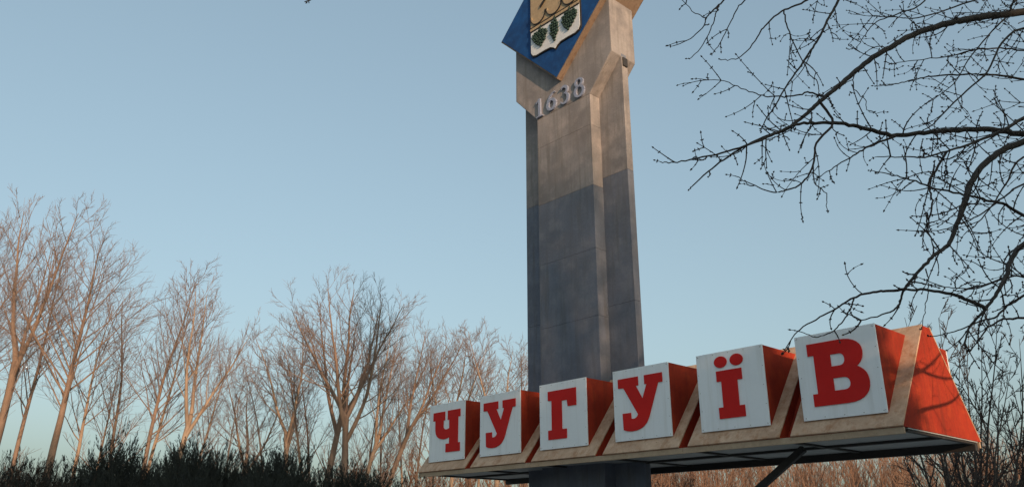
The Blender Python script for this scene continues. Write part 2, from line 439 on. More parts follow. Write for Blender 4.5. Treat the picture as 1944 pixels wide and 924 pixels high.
# letters in panel units 0..1 (x right, z up)
def bez(p0, p1, p2, p3, n=7):
    return [tuple((1 - t) ** 3 * np.array(p0) + 3 * (1 - t) ** 2 * t * np.array(p1) + 3 * (1 - t) * t * t * np.array(p2) + t ** 3 * np.array(p3)) for t in [i / n for i in range(1, n + 1)]]
def letter_che():
    o = [(.117, .855), (.456, .855), (.456, .70), (.413, .70), (.413, .60)]
    o += bez((.413, .60), (.413, .54), (.50, .52), (.583, .555))
    o += [(.583, .70), (.535, .70), (.535, .86), (.886, .86), (.886, .73), (.828, .73), (.828, .29), (.886, .29), (.886, .145), (.491, .145), (.491, .29), (.588, .29), (.588, .40)]
    o += bez((.588, .40), (.46, .35), (.30, .37), (.225, .445)); o += bez((.225, .445), (.185, .50), (.182, .55), (.182, .60))
    o += [(.182, .71), (.117, .71)]
    return [o], []
def letter_u():
    o = [(.10, .87), (.47, .87), (.47, .745), (.423, .745), (.536, .55), (.620, .745), (.582, .745), (.582, .87), (.897, .87), (.897, .74), (.822, .74), (.640, .30)]
    o += bez((.640, .30), (.58, .17), (.48, .125), (.33, .122)); o += bez((.33, .122), (.27, .122), (.21, .132), (.170, .152))
    o += [(.163, .378), (.315, .378), (.318, .297)]
    o += bez((.318, .297), (.38, .28), (.42, .30), (.443, .345), 5)
    o += [(.198, .735), (.10, .74)]
    return [o], []
def letter_ghe():
    return [[(.194, .875), (.798, .875), (.798, .61), (.618, .61), (.605, .708), (.492, .708), (.492, .28), (.587, .28), (.587, .14), (.192, .14), (.192, .28), (.272, .28), (.272, .728), (.194, .735)]], []
def letter_yi():
    return [[(.30, .75), (.68, .75), (.68, .608), (.606, .608), (.606, .284), (.682, .284), (.682, .142), (.298, .142), (.298, .284), (.368, .284), (.368, .615), (.30, .615)],
            arc(.378, .864, .097, 0, 345, 23, .075), arc(.618, .864, .097, 0, 345, 23, .075)], []
def letter_ve():
    o = [(.15, .885), (.56, .885)] + bez((.56, .885), (.72, .885), (.82, .82), (.82, .715)) + bez((.82, .715), (.82, .64), (.79, .58), (.735, .553))
    o += bez((.735, .553), (.82, .51), (.855, .45), (.855, .365)) + bez((.855, .365), (.855, .23), (.76, .15), (.58, .15))
    o += [(.161, .15), (.161, .293), (.224, .293), (.224, .743), (.15, .743)]
    h1 = [(.43, .725), (.53, .725)] + bez((.53, .725), (.575, .725), (.598, .695), (.598, .655)) + bez((.598, .655), (.598, .61), (.572, .585), (.53, .585)) + [(.43, .585)]
    h2 = [(.432, .447), (.555, .447)] + bez((.555, .447), (.605, .447), (.632, .415), (.632, .375)) + bez((.632, .375), (.632, .332), (.605, .305), (.555, .305)) + [(.432, .305)]
    return [o], [h1, h2]
def letter_mesh(loops, holes, u0, name, label, parent):
    cu = bpy.data.curves.new('tmp', 'CURVE'); cu.dimensions = '2D'; cu.fill_mode = 'BOTH'; cu.extrude = .006
    for lp in loops + holes:
        sp = cu.splines.new('POLY'); sp.points.add(len(lp) - 1); sp.use_cyclic_u = True
        for p, (x, z) in zip(sp.points, lp): p.co = (x * PW, z * PH, 0, 1)
    to = bpy.data.objects.new('tmp', cu); COL.objects.link(to)
    dg = bpy.context.evaluated_depsgraph_get(); dg.update()
    me = bpy.data.meshes.new_from_object(to.evaluated_get(dg))
    bpy.data.objects.remove(to); bpy.data.curves.remove(cu)
    me.transform(Matrix.Translation((u0, -.008, OZ)) @ Matrix.Rotation(math.pi / 2, 4, 'X'))
    me.materials.clear(); me.materials.append(M['red_letter'])
    me.polygons.foreach_set('use_smooth', [False] * len(me.polygons))
    me.name = name
    o = bpy.data.objects.new(name, me); COL.objects.link(o); o.parent = parent; o['label'] = label
    return o
LET = [(letter_che, 'red letter Ч'), (letter_u, 'red letter У beside Ч'), (letter_ghe, 'red letter Г'), (letter_u, 'red letter У beside Ї'), (letter_yi, 'red letter Ї'), (letter_ve, 'red letter В')]
BOXL = ['leftmost letter box with letter Ч', 'letter box with У between Ч and Г', 'letter box with Г before the stele', 'letter box with У between Г and Ї', 'letter box with dotted Ї', 'nearest letter box with В']
for i in range(6):
    u = i * SP + DU[i]
    h0, h1 = i * SP - .17, i * SP + PW + .19
    hb = MB(); hb.prism(prof(), 'x', h0, h1)
    hs_ = hb.build('housing', 'red_paint', sign, bevel=.006)
    slope_plate(h0 - .004, h1 + .004).build('slope_plate', 'beige', hs_, bevel=.004)
    slope_plate(h0 - .004, h1 + .004, True).build('slope_plate', 'beige', hs_, bevel=.004)
    # the letter box: red sides that run back into the slope
    bx = MB(); bx.prism([(.022, .004 + OZ), (.022, PH - .004 + OZ), (1.03, PH - .004 + OZ), (.16, .004 + OZ)], 'x', u + .004, u + PW - .004)
    lb = bx.build('letter_box', 'red_paint', sign, bevel=.005); lb['label'] = BOXL[i]
    b = MB(); b.box((u, 0, OZ), (u + PW, .021, OZ + PH)); b.build('front_panel', 'white_panel', lb, bevel=.003)
    lp, ho = LET[i][0]()
    letter_mesh(lp, ho, u, 'letter', LET[i][1], lb)
    sb = MB(); r_ = random.Random(i)
    for k in range(5):
        t = .03 + .94 * k / 4
        for (x, z) in ((t * PW, .03), (t * PW, PH - .03), (.03, t * PH), (PW - .03, t * PH)):
            p = arc(u + x + r_.uniform(-.01, .01), z + OZ, .006, 0, 300, 5)
            sb.prism(p, 'y', -.004, .003)
    s_ = sb.build('screw_heads', 'screw', lb); s_['kind'] = 'stuff'
    # plain twin on the far side
    bx = MB(); bx.prism([(2.378, .004 + OZ), (2.378, PH - .004 + OZ), (1.37, PH - .004 + OZ), (2.24, .004 + OZ)], 'x', u + .004, u + PW - .004)
    rb = bx.build('rear_box', 'red_paint', sign, bevel=.005)
    b = MB(); b.box((u, 2.379, OZ), (u + PW, 2.40, OZ + PH)); b.build('rear_panel', 'white_panel', rb, bevel=.003)
U0, U1 = -.17, 5 * SP + PW + .19
cb = MB(); cb.prism(prof(.16), 'x', U0 + .05, U1 - .05); cb.build('core', 'red_paint', sign)
for n0, n1 in ((.085, .045), (-2.485, -2.445)):
    for k in range(3):                                         # beige fascia strips, butted end to end
        a = U0 + (U1 - U0) * k / 3 + .003; c = U0 + (U1 - U0) * (k + 1) / 3 - .003
        b = MB(); b.box(L(a, n0, -.202), L(c, n1, -.285)); b.build('fascia_strip', 'fascia', sign, bevel=.004)
for k in range(6):                                             # soffit sheets
    a = U0 + (U1 - U0) * k / 6 + .004; c = U0 + (U1 - U0) * (k + 1) / 6 - .004
    b = MB(); b.box(L(a, -.05, -.203), L(c, -2.38, -.215)); b.build('soffit_sheet', 'zinc', sign)
for n_, dz in ((-.12, .03), (-1.2, .035), (-2.36, .11)):
    b = MB(); b.box(L(U0 + .02, n_ + .05, -.216), L(U1 - .02, n_ - .05, -.216 - dz)); b.build('longitudinal_beam', 'steel', sign, bevel=.006)
for k in range(7):
    uu = U0 + .06 + (U1 - U0 - .12) * k / 6
    b = MB(); b.box(L(uu - .035, -.171, -.2165), L(uu + .035, -2.309, -.243)); b.build('cross_beam', 'steel', sign, bevel=.005)
for n_ in (-.95,):                                             # slanting struts to the shaft
    b = MB(); b.beam(L(7.80, n_, -.25), L(4.55, n_ - .12, -2.33), .085, .10); b.build('strut', 'steel', sign, bevel=.008)

# ------------------------------------------------------------------ bare trees
def unit(v): return v / (np.linalg.norm(v) + 1e-9)
def perp(d, rg):
    a = np.cross(d, rg.normal(size=3)); return unit(a)
def grow(tb, rg, p, d, length, r0, r1, seg, sides, wob, up):
    P = [p]; d = unit(d)
    st = length / seg
    for i in range(seg):
        d = unit(d + rg.normal(size=3) * wob + np.array([0, 0, up]))
        p = p + d * st; P.append(p)
    P = np.array(P); rr = np.linspace(r0, r1, seg + 1)
    tb.tube(P, rr, sides)
    return P
def bare_tree(name_seed, H=14., r=.20, first=.40, nb=34, spread=.62, leaders=1, up=.075, fine=8, dense=8, blen=.33, rs=1.0):
    """returns trunk and twig collectors of a leafless tree standing at the origin"""
    rg = np.random.RandomState(name_seed)
    tt, tw = TB(), TB()
    stems = []
    tr = grow(tt, rg, np.array([0, 0, -.3]), np.array([0, 0, 1.]), H * (.93 if leaders == 1 else first + .02), r * 1.15, r * .10 if leaders == 1 else r * .72, 14, 8, .035, .04)
    stems.append((tr, r * 1.1, r * .1 if leaders == 1 else r * .72, first if leaders == 1 else .55, nb if leaders == 1 else 4))
    if leaders > 1:
        a0 = rg.uniform(0, 6)
        for k in range(leaders):
            a = a0 + k * 2 * math.pi / leaders + rg.normal() * .25
            d = np.array([math.cos(a) * spread * .75, math.sin(a) * spread * .75, 1.0])
            q = tr[-1 - (k % 3)]
            ll = H * (1 - first) * rg.uniform(.85, 1.05)
            pth = grow(tt, rg, q, d, ll, r * .62, r * .07, 12, 6, .05, .05)
            stems.append((pth, r * .6, r * .07, .15, nb // leaders + 4))
    for (pth, ra, rb, f0, n) in stems:
        seg = len(pth) - 1; Ls = np.linalg.norm(pth[-1] - pth[0])
        for k in range(n):
            t = f0 + (1 - f0) * (k + rg.uniform(.1, .9)) / n
            i = min(int(t * seg), seg - 1); q = pth[i] + (pth[i + 1] - pth[i]) * (t * seg - i)
            ax = unit(pth[i + 1] - pth[i])
            rr = (ra + (rb - ra) * t)
            d = unit(ax * rg.uniform(.55, 1.05) + perp(ax, rg) * spread * rg.uniform(.8, 1.3))
            bl = H * blen * (1.08 - .62 * (t - f0) / (1 - f0)) * rg.uniform(.6, 1.1) * (.8 if leaders > 1 else 1)
            br = min(rr * .42, .008 + bl * .0075)
            b1 = grow(tt if br > .026 else tw, rg, q, d, bl, br * rs, .006 * rs, 7, 5, .045, up * .9)
            nsub = max(3, int(dense * bl / 3.2 * 1.2))
            for s in range(nsub):
                t2 = .18 + .82 * (s + rg.uniform(0, 1)) / nsub
                j = min(int(t2 * 7), 6); q2 = b1[j] + (b1[j + 1] - b1[j]) * (t2 * 7 - j)
                a2 = unit(b1[j + 1] - b1[j])
                d2 = unit(a2 * rg.uniform(.7, 1.1) + perp(a2, rg) * rg.uniform(.5, .85))
                l2 = bl * rg.uniform(.24, .50) * (1.15 - .5 * t2)
                b2 = grow(tw, rg, q2, d2, l2, .0085 * rs, .0045 * rs, 4, 3, .045, up * .5)
                for w in range(fine):
                    t3 = .1 + .9 * (w + rg.uniform(0, 1)) / fine
                    j3 = min(int(t3 * 4), 3); q3 = b2[j3] + (b2[j3 + 1] - b2[j3]) * (t3 * 4 - j3)
                    a3 = unit(b2[j3 + 1] - b2[j3])
                    d3_ = unit(a3 * rg.uniform(.7, 1.1) + perp(a3, rg) * rg.uniform(.4, .8))
                    grow(tw, rg, q3, d3_, l2 * rg.uniform(.3, .65), .005 * rs, .0032 * rs, 2, 3, .04, up * .5)
    return tt, tw

PROTO = {}
def proto(key, seed, tmat, cmat, **k):
    tt, tw = bare_tree(seed, **k)
    a = tt.build('trunk', tmat); b = tw.build('crown', cmat)
    co = np.empty(len(b.data.vertices) * 3, np.float32); b.data.vertices.foreach_get('co', co)
    PROTO[key] = (a.data, b.data, float(np.percentile(co[2::3], 99.7)))
    bpy.data.objects.remove(a); bpy.data.objects.remove(b)
proto('tall1', 11, 'bark_warm', 'twig_warm', H=14, r=.19, first=.52, nb=38, spread=.72, dense=7, blen=.30)
proto('tall2', 12, 'bark_warm', 'twig_warm', H=14, r=.185, first=.56, nb=42, spread=.62, leaders=3, dense=7, blen=.27)
proto('tall3', 21, 'bark_pale', 'twig_warm', H=14, r=.17, first=.55, nb=40, spread=.56, leaders=3, dense=7, blen=.27)
proto('slim1', 13, 'bark_warm', 'twig_warm', H=12, r=.105, first=.48, nb=28, spread=.56, dense=6, fine=7, blen=.24)
proto('slim2', 14, 'bark_pale', 'twig_warm', H=12, r=.11, first=.50, nb=26, spread=.66, dense=6, fine=7, blen=.26)
proto('slim3', 22, 'bark_grey', 'twig_warm', H=11, r=.085, first=.34, nb=22, spread=.80, dense=6, fine=6, blen=.30)
proto('vase1', 15, 'bark_warm', 'twig_warm', H=13, r=.18, first=.52, nb=54, spread=.88, leaders=5, dense=7, fine=8, blen=.30)
proto('vase2', 16, 'bark_pale', 'twig_warm', H=11, r=.125, first=.55, nb=36, spread=.76, leaders=3, dense=7, fine=8, blen=.28)
proto('dark1', 17, 'bark_dark', 'twig_dark', H=8, r=.085, first=.10, nb=30, spread=.55, leaders=5, dense=9, fine=7, blen=.30, rs=1.7)
proto('dark2', 18, 'bark_dark', 'twig_dark', H=8, r=.075, first=.12, nb=30, spread=.42, leaders=4, dense=9, fine=7, blen=.28, rs=1.7)

def place_tree(key, D, p1, p2, topy, label, name='bare_tree', group=None, spin=0.0, thick=1.0):
    """stand a tree D m away so that its stem passes through two photo points and its tip reaches topy"""
    a, b = at(*p1, D), at(*p2, D)
    d = unit(b - a)
    base = a - d * (a[2] / d[2])
    tm, cm, H = PROTO[key]
    lo_, hi_ = 1., 60.
    for _ in range(40):
        m_ = (lo_ + hi_) / 2
        if pix(base + d * m_)[1] > topy: lo_ = m_
        else: hi_ = m_
    s = lo_ / H
    root = empty(name, base)
    q = Vector((0, 0, 1)).rotation_difference(Vector(d))
    root.rotation_mode = 'QUATERNION'
    root.rotation_quaternion = q @ Quaternion((0, 0, 1), spin)
    root.scale = (s * thick, s * thick, s)
    for nm, me in (('trunk', tm), ('crown', cm)):
        o = bpy.data.objects.new(nm, me); COL.objects.link(o); o.parent = root
    tag(root, label, 'tree', group)
    return root
GRP = 'bare trees behind the shrubs'
TREES = [
 ('tall2', 27, (8, 780), (72, 600), 392, 'thick leaning bare tree at the left edge of the picture', 0.3),
 ('slim1', 30, (45, 820), (92, 620), 430, 'slender bare tree just right of the leftmost thick trunk', 1.0),
 ('tall1', 27, (100, 850), (163, 600), 428, 'thick leaning bare tree with orange trunk, second of the big left trees', 2.0),
 ('slim2', 31, (144, 870), (178, 680), 545, 'thin bare tree close right of the second thick trunk', 3.0),
 ('slim3', 33, (222, 870), (268, 690), 520, 'slim bare tree left of a twin pair, its stem forking low', 4.1),
 ('slim1', 30, (263, 850), (293, 640), 478, 'taller slim bare tree of the twin pair left of centre', 5.2),
 ('slim2', 33, (288, 840), (338, 650), 545, 'pale thin bare tree leaning right of the twin pair', .5),
 ('tall3', 28, (342, 850), (392, 600), 488, 'thick bare tree with forked orange trunk above the tallest dark shrub', 4.6),
 ('slim2', 36, (374, 850), (402, 730), 630, 'short pale bare tree right of the forked orange trunk', 1.7),
 ('vase2', 38, (452, 870), (462, 780), 680, 'low crooked bare tree between the two groups of trunks', 2.6),
 ('slim3', 34, (420, 870), (432, 760), 655, 'very thin bare tree left of the low crooked tree', 2.2),
 ('vase2', 33, (548, 860), (550, 740), 585, 'pale bare tree with crown leaning left, left of the broad crown', 3.9),
 ('slim2', 34, (578, 870), (570, 740), 598, 'pale bare tree with swollen foot beside the leaning crown', 5.0),
 ('tall2', 30, (622, 880), (645, 740), 525, 'bare tree with dark curved stem under the broad crown', 1.3),
 ('vase1', 29, (657, 890), (662, 760), 516, 'broad crowned bare tree, widest of the middle group', .9),
 ('tall3', 34, (705, 860), (735, 740), 568, 'bare tree right of the broad crown, leaning right', 4.4),
 ('slim3', 35, (722, 880), (724, 760), 625, 'thin dark stemmed bare tree right of the broad crown', 2.9),
 ('tall2', 32, (748, 900), (792, 760), 583, 'leaning bare tree left of the sign, crown over the letter Ч', 3.3),
 ('slim3', 36, (788, 880), (796, 760), 640, 'pale thin bare tree beside the left end of the sign', .2),
 ('vase2', 35, (868, 900), (880, 760), 606, 'bare tree behind the letter Ч with rounded crown', 5.5),
 ('vase2', 34, (930, 900), (938, 760), 600, 'bare tree behind the first У with fan shaped crown', 1.9),
 ('slim1', 36, (985, 900), (988, 760), 640, 'bare tree partly hidden behind the left edge of the stele', 3.6),
 ('slim2', 35, (178, 880), (203, 740), 628, 'thin bare sapling between the second thick trunk and the twin pair', 1.1),
 ('slim3', 36, (512, 880), (508, 760), 640, 'thin crooked bare tree left of the pale leaning crown', 4.8),
 ('slim1', 37, (598, 880), (606, 760), 640, 'slim bare tree between the swollen foot and the curved stem', 2.4),
 ('slim3', 36, (690, 880), (696, 770), 650, 'thin bare sapling close right of the broad crowned tree', .7),
 ('slim2', 38, (768, 880), (766, 760), 655, 'pale thin bare tree behind the leaning tree left of the sign', 3.7),
 ('slim3', 37, (832, 900), (838, 780), 655, 'thin bare tree rising just above the letter Ч', 5.3),
 ('slim2', 38, (905, 900), (908, 780), 650, 'thin bare tree in the gap between Ч and the first У', 2.1),
 ('tall1', 30, (-75, 800), (-20, 600), 400, 'bare tree cut by the left picture edge', 5.9),
]
for k, D, p1, p2, ty, lab, spin in TREES:
    place_tree(k, D, p1, p2, ty + (12 if p1[0] > 200 else 0), lab, group=GRP, spin=spin, thick=.80 + .22 * ((spin * 7.3) % 1))
DG = 'dark thicket trees right of the sign'
place_tree('dark1', 17, (1845, 900), (1838, 760), 585, 'dark many stemmed bare tree beside the right end of the sign', group=DG, spin=.4)
place_tree('dark2', 19, (1905, 900), (1915, 760), 600, 'dark upright bare tree at the lower right picture edge', group=DG, spin=2.0)
place_tree('dark2', 21, (1870, 900), (1868, 780), 640, 'slimmer dark bare tree between the two thicket trees', group=DG, spin=4.0)

# distant wood and brush: one mass
def low_tree(tb, rg, base, H, r):
    d = np.array([rg.normal() * .06, rg.normal() * .06, 1.])
    P = grow(tb, rg, base, d, H, r, .012, 6, 4, .03, .02)
    for k in range(int(9 + H)):
        t = rg.uniform(.15, 1); i = min(int(t * 6), 5)
        q = P[i] + (P[i + 1] - P[i]) * (t * 6 - i)
        b1 = grow(tb, rg, q, unit(np.array([rg.normal() * .5, rg.normal() * .5, 1.])), H * rg.uniform(.12, .32), .022, .010, 3, 3, .1, .08)
        for w in range(5):
            j = rg.randint(0, 3)
            grow(tb, rg, b1[j], unit(np.array([rg.normal() * .6, rg.normal() * .6, 1.])), H * rg.uniform(.06, .15), .012, .007, 2, 3, .1, .08)
rg = np.random.RandomState(77)
tb = TB()
for i in range(330):
    D = rg.uniform(44, 66); px = rg.uniform(1180, 2150)
    p = at(px, 900, D); p[2] = -.1
    low_tree(tb, rg, p, rg.uniform(5.2, 7.4) * D / 54, rg.uniform(.05, .11))
for i in range(230):
    D = rg.uniform(34, 54); px = 1180 - 680 * rg.uniform(0, 1) ** 1.4
    p = at(px, 900, D); p[2] = -.1
    low_tree(tb, rg, p, rg.uniform(3.0, 6.6) * D / 50, rg.uniform(.025, .055))
for i in range(14):
    D = rg.uniform(40, 60); px = rg.uniform(-200, 520)
    p = at(px, 900, D); p[2] = -.1
    low_tree(tb, rg, p, rg.uniform(3.5, 7.0) * D / 50, rg.uniform(.04, .07))
w = tb.build('woodland', 'twig_brown')
tag(w, 'far off brown leafless wood seen under the sign and behind the trees', 'woodland', kind='stuff')

# ------------------------------------------------------------------ dark shrubs
def shrub_mesh(seed, mat, W=1.5, H=3.0, n=1900, twiggy=False):
    rg = np.random.RandomState(seed); tb = TB()
    tb2 = TB()
    for k in range(7):                                        # woody stems
        a = rg.uniform(0, 6.28)
        grow(tb2, rg, np.array([0, 0, -.15]), np.array([math.cos(a) * .4, math.sin(a) * .4, 1]), H * .8, .05, .012, 6, 5, .06, .05)
    lumps = [(rg.uniform(-.7, .7) * W, rg.uniform(-.6, .6) * W, rg.uniform(.82, 1.0)) for _ in range(9)]
    P, Dd, Wd, Ln = [], [], [], []
    for k in range(n):
        lx, ly, lh = lumps[rg.randint(len(lumps))]
        a = rg.uniform(0, 6.28); rad = W * .45 * math.sqrt(rg.uniform(0, 1))
        x, y = lx + math.cos(a) * rad, ly + math.sin(a) * rad
        top = H * lh * (1 - .35 * (rad / (W * .5)) ** 2)
        z = top * rg.uniform(.25, 1.0) ** .45
        d = unit(np.array([math.cos(a) * .45 + rg.normal() * .2, math.sin(a) * .45 + rg.normal() * .2, 1.0]))
        ln = rg.uniform(.16, .38)
        p = np.array([x, y, z - ln * .5])
        m = 26
        t = rg.uniform(0, 1, m)
        side = rg.normal(size=(m, 3)); side -= (side @ d)[:, None] * d; side /= np.linalg.norm(side, axis=1, keepdims=True)
        bp = p + d * (t * ln)[:, None]
        dirs = d[None] * .9 + side * .45; dirs /= np.linalg.norm(dirs, axis=1, keepdims=True)
        wv = np.cross(dirs, rg.normal(size=(m, 3))); wv /= np.linalg.norm(wv, axis=1, keepdims=True)
        P.append(bp); Dd.append(dirs); Wd.append(wv * (.0035 if twiggy else .005)); Ln.append((1.1 - .6 * t) * rg.uniform(.06, .13, m))
    m = 15000                                                  # the dense inside of the bush
    li = rg.randint(len(lumps), size=m); LA = np.array(lumps)[li]
    an = rg.uniform(0, 6.28, m); ra = W * .42 * np.sqrt(rg.uniform(0, 1, m))
    tp = H * LA[:, 2] * (1 - .35 * (ra / (W * .5)) ** 2)
    bp = np.stack([LA[:, 0] + np.cos(an) * ra, LA[:, 1] + np.sin(an) * ra, tp * rg.uniform(.2, .93, m)], 1)
    dirs = rg.normal(size=(m, 3)) * .5 + np.array([0, 0, .8]); dirs /= np.linalg.norm(dirs, axis=1, keepdims=True)
    wv = np.cross(dirs, rg.normal(size=(m, 3))); wv /= np.linalg.norm(wv, axis=1, keepdims=True)
    P.append(bp); Dd.append(dirs); Wd.append(wv * (.007 if twiggy else .0095)); Ln.append(rg.uniform(.06, .13, m))
    tb.blades(np.concatenate(P), np.concatenate(Dd), np.concatenate(Wd), np.concatenate(Ln))
    a = tb.build('foliage', mat, smooth=False); b = tb2.build('stem', 'bark_grey')
    r = (a.data, b.data); bpy.data.objects.remove(a); bpy.data.objects.remove(b)
    return r
SH = [shrub_mesh(s, 'needle') for s in (1, 2, 3)] + [shrub_mesh(5, 'needle_brown', twiggy=True, n=1500)]
SHRUBS = [
 (-30, 852, 13.5, 3, 'reddish brown withered shrub cut by the left picture edge'),
 (62, 858, 13.0, 3, 'reddish brown withered shrub under the leftmost trunks'),
 (150, 860, 12.8, 0, 'dark evergreen shrub beside the withered ones, lowest of the row'),
 (232, 848, 13.2, 1, 'dark evergreen shrub below the twin slim trees'),
 (305, 818, 13.8, 2, 'tallest dark evergreen shrub with upright feathery tip'),
 (378, 842, 13.4, 0, 'dark evergreen shrub right of the tallest shrub tip'),
 (452, 838, 13.9, 1, 'dense dark evergreen shrub below the low crooked tree'),
 (520, 836, 13.6, 2, 'dark evergreen shrub left of the pale swollen trunk'),
 (598, 862, 13.0, 0, 'low dark evergreen shrub below the middle trees'),
 (668, 874, 13.4, 1, 'dark evergreen shrub at the right end of the row'),
 (110, 898, 11.6, 3, 'low withered shrub in front, right of the one in the corner'),
 (345, 892, 11.7, 1, 'low dark evergreen shrub in front below the forked orange trunk'),
 (490, 892, 11.6, 2, 'low dark evergreen shrub in front below the low crooked tree'),
 (630, 905, 11.8, 0, 'lowest dark evergreen shrub in front at the right end of the row'),
 (20, 905, 11.5, 3, 'low withered shrub in front at the lower left corner'),
 (420, 895, 11.5, 0, 'low dark evergreen shrub in front of the row at the picture foot'),
 (265, 895, 11.5, 2, 'low dark evergreen shrub in front of the tallest one'),
 (560, 900, 11.8, 1, 'low dark evergreen shrub in front right at the picture foot'),
]
for i, (px, ty, D, k, lab) in enumerate(SHRUBS):
    t_ = at(px, ty + 4, D); h = t_[2]
    root = empty('evergreen_shrub' if k < 3 else 'withered_shrub', (t_[0], D, 0), i * 1.7)
    root.scale = (.74, .74, h / 2.86)
    for nm, me in zip(('foliage', 'stem'), SH[k]):
        o = bpy.data.objects.new(nm, me); COL.objects.link(o); o.parent = root
    tag(root, lab, 'shrub', 'dark shrubs along the picture foot')

# ------------------------------------------------------------------ near tree whose branches hang into view
near = empty('overhanging_tree', (5.6, 6.6, 0))
tag(near, 'near leafless tree whose dark budded branches hang in from the right', 'tree')
inv = np.array([5.6, 6.6, 0.])
rg = np.random.RandomState(5)
tk, tl, tw = TB(), TB(), TB()
FORK = np.array([5.45, 6.5, 3.6]); TOP = np.array([5.2, 6.3, 8.6])
tk.tube(np.array([[5.6, 6.6, -.2], [5.6, 6.6, .3], [5.55, 6.55, 1.8], FORK, [5.4, 6.4, 5.2], [5.3, 6.35, 7.0], TOP]) - inv,
        [.24, .19, .165, .15, .125, .09, .05], 12)
def spline(P, n):
    P = np.array(P, float); out = []
    Q = np.concatenate([[2 * P[0] - P[1]], P, [2 * P[-1] - P[-2]]])
    for i in range(1, len(Q) - 2):
        for k in range(n):
            t = k / n
            out.append(.5 * ((2 * Q[i]) + (-Q[i - 1] + Q[i + 1]) * t + (2 * Q[i - 1] - 5 * Q[i] + 4 * Q[i + 1] - Q[i + 2]) * t * t + (-Q[i - 1] + 3 * Q[i] - 3 * Q[i + 1] + Q[i + 2]) * t ** 3))
    out.append(P[-1])
    return np.array(out)
def z7(*p): return [(1220 + x / 2.2003, y / 2.2003) for x, y in p]
def z8(*p): return [(1420 + x / 2.4313, 300 + y / 2.4313) for x, y in p]
def twig(p, d, ln, r, lvl, dens=1.0):
    """a curved shoot with paired buds; side shoots in opposite pairs"""
    seg = 6
    P = [p]; d = unit(d); bend = rg.normal(size=3) * .09
    for i in range(seg):
        d = unit(d + bend + rg.normal(size=3) * .025 + np.array([0, 0, .03]))
        p = p + d * ln / seg; P.append(p)
    P = np.array(P)
    rr = np.linspace(r, max(r * .55, .0019), seg + 1)
    tw.tube(P - inv, rr, 4)
    tw.bud(P[-1] - inv - d * .004, d, rg.uniform(.020, .030), .0072)
    nodes = max(1, int(ln / .075))
    for k in range(nodes):
        t = (k + .7) / (nodes + .4); i = min(int(t * seg), seg - 1)
        q = P[i] + (P[i + 1] - P[i]) * (t * seg - i); ax = unit(P[i + 1] - P[i]); s = perp(ax, rg)
        for sg in (-1, 1):
            tw.bud(q - inv, ax * .6 + s * sg, rg.uniform(.013, .020), .0054)
            if lvl > 0 and rg.uniform() < .26 * dens:
                twig(q, ax * .8 + s * sg * .9, ln * rg.uniform(.28, .55), r * .72, lvl - 1, dens)
def limb(pts, depth, r0, r1, attach=None, dens=1.0, tl_=.46, lvl=1, step=.122, f0=0.0):
    """a traced limb: photo points at given depths, first point may be joined to the trunk"""
    n = len(pts); dp = np.interp(np.arange(n), np.linspace(0, n - 1, len(depth)), depth)
    P = [at(x, y, D) for (x, y), D in zip(pts, dp)]
    if attach is not None: P = [np.array(attach)] + P
    C = spline(P, 5)
    C[1:-1] += rg.normal(size=(len(C) - 2, 3)) * np.array([.002, .006, .002])
    s = np.linspace(0, 1, len(C))
    rr = r0 * 1.1 + (r1 - r0 * 1.1) * s ** .8
    if r0 > .0115:
        t1 = TB(); t1.tube(C - inv, rr, 8); t1.build('limb', 'bark_dark', near)
    else: tw.tube(C - inv, rr, 5)
    Ls = np.linalg.norm(np.diff(C, axis=0), axis=1).sum()
    k = f0 * Ls + step * .5
    acc = np.concatenate([[0], np.cumsum(np.linalg.norm(np.diff(C, axis=0), axis=1))])
    while k < Ls:
        i = min(np.searchsorted(acc, k) - 1, len(C) - 2); i = max(i, 0)
        q = C[i] + (C[i + 1] - C[i]) * ((k - acc[i]) / (acc[i + 1] - acc[i] + 1e-9))
        ax = unit(C[i + 1] - C[i]); sd = perp(ax, rg)
        sd = unit(sd * np.array([1, .75, 1]))
        for sg in (-1, 1):
            if rg.uniform() < .72 * dens:
                twig(q, ax * rg.uniform(.6, 1.1) + sd * sg, tl_ * rg.uniform(.35, 1.25) * (1 - .45 * k / Ls), .0056 if r0 > .012 else .0044, lvl, dens)
        k += step * rg.uniform(.6, 1.5)
    d = unit(C[-1] - C[-2])
    twig(C[-1], d, .05, max(r1, .003), 0)
    return C
TR1, TR2, TR3 = [5.4, 6.42, 4.7], [5.42, 6.45, 4.2], [5.46, 6.5, 3.5]
limb([(2080, 0)] + z7((1593, 50), (1500, 62), (1380, 76), (1290, 95), (1200, 120), (1110, 155), (1050, 190), (960, 242), (880, 305), (800, 375), (740, 425), (690, 470), (640, 512), (590, 545), (520, 568), (440, 605), (370, 645), (290, 702), (210, 775)),
     [6.2, 5.9, 5.6, 5.3, 5.1], .036, .004, TR1, dens=.8)
limb([(2060, 268)] + z7((1593, 562), (1500, 546), (1400, 540), (1300, 545), (1180, 553), (1060, 567), (960, 547), (880, 524), (800, 513), (720, 515), (640, 519), (560, 555), (450, 602), (330, 640), (200, 666), (120, 680), (75, 676)),
     [6.1, 5.7, 5.4, 5.2, 5.1], .026, .003, TR2, dens=.75)
limb(z7((1060, 567), (980, 596), (920, 625), (870, 655), (800, 700), (745, 735)), [5.45, 5.3], .009, .003, dens=.6, tl_=.22)
limb([(2050, 225)] + z7((1593, 590), (1500, 630), (1420, 692), (1370, 765), (1350, 830), (1325, 905)) + z8((1000, 205), (970, 292), (930, 390), (900, 420), (850, 457), (790, 520), (740, 580), (712, 625), (695, 680), (640, 715), (520, 748)),
     [5.8, 5.2, 4.9, 4.8], .028, .0035, TR2, dens=.75, f0=.25)
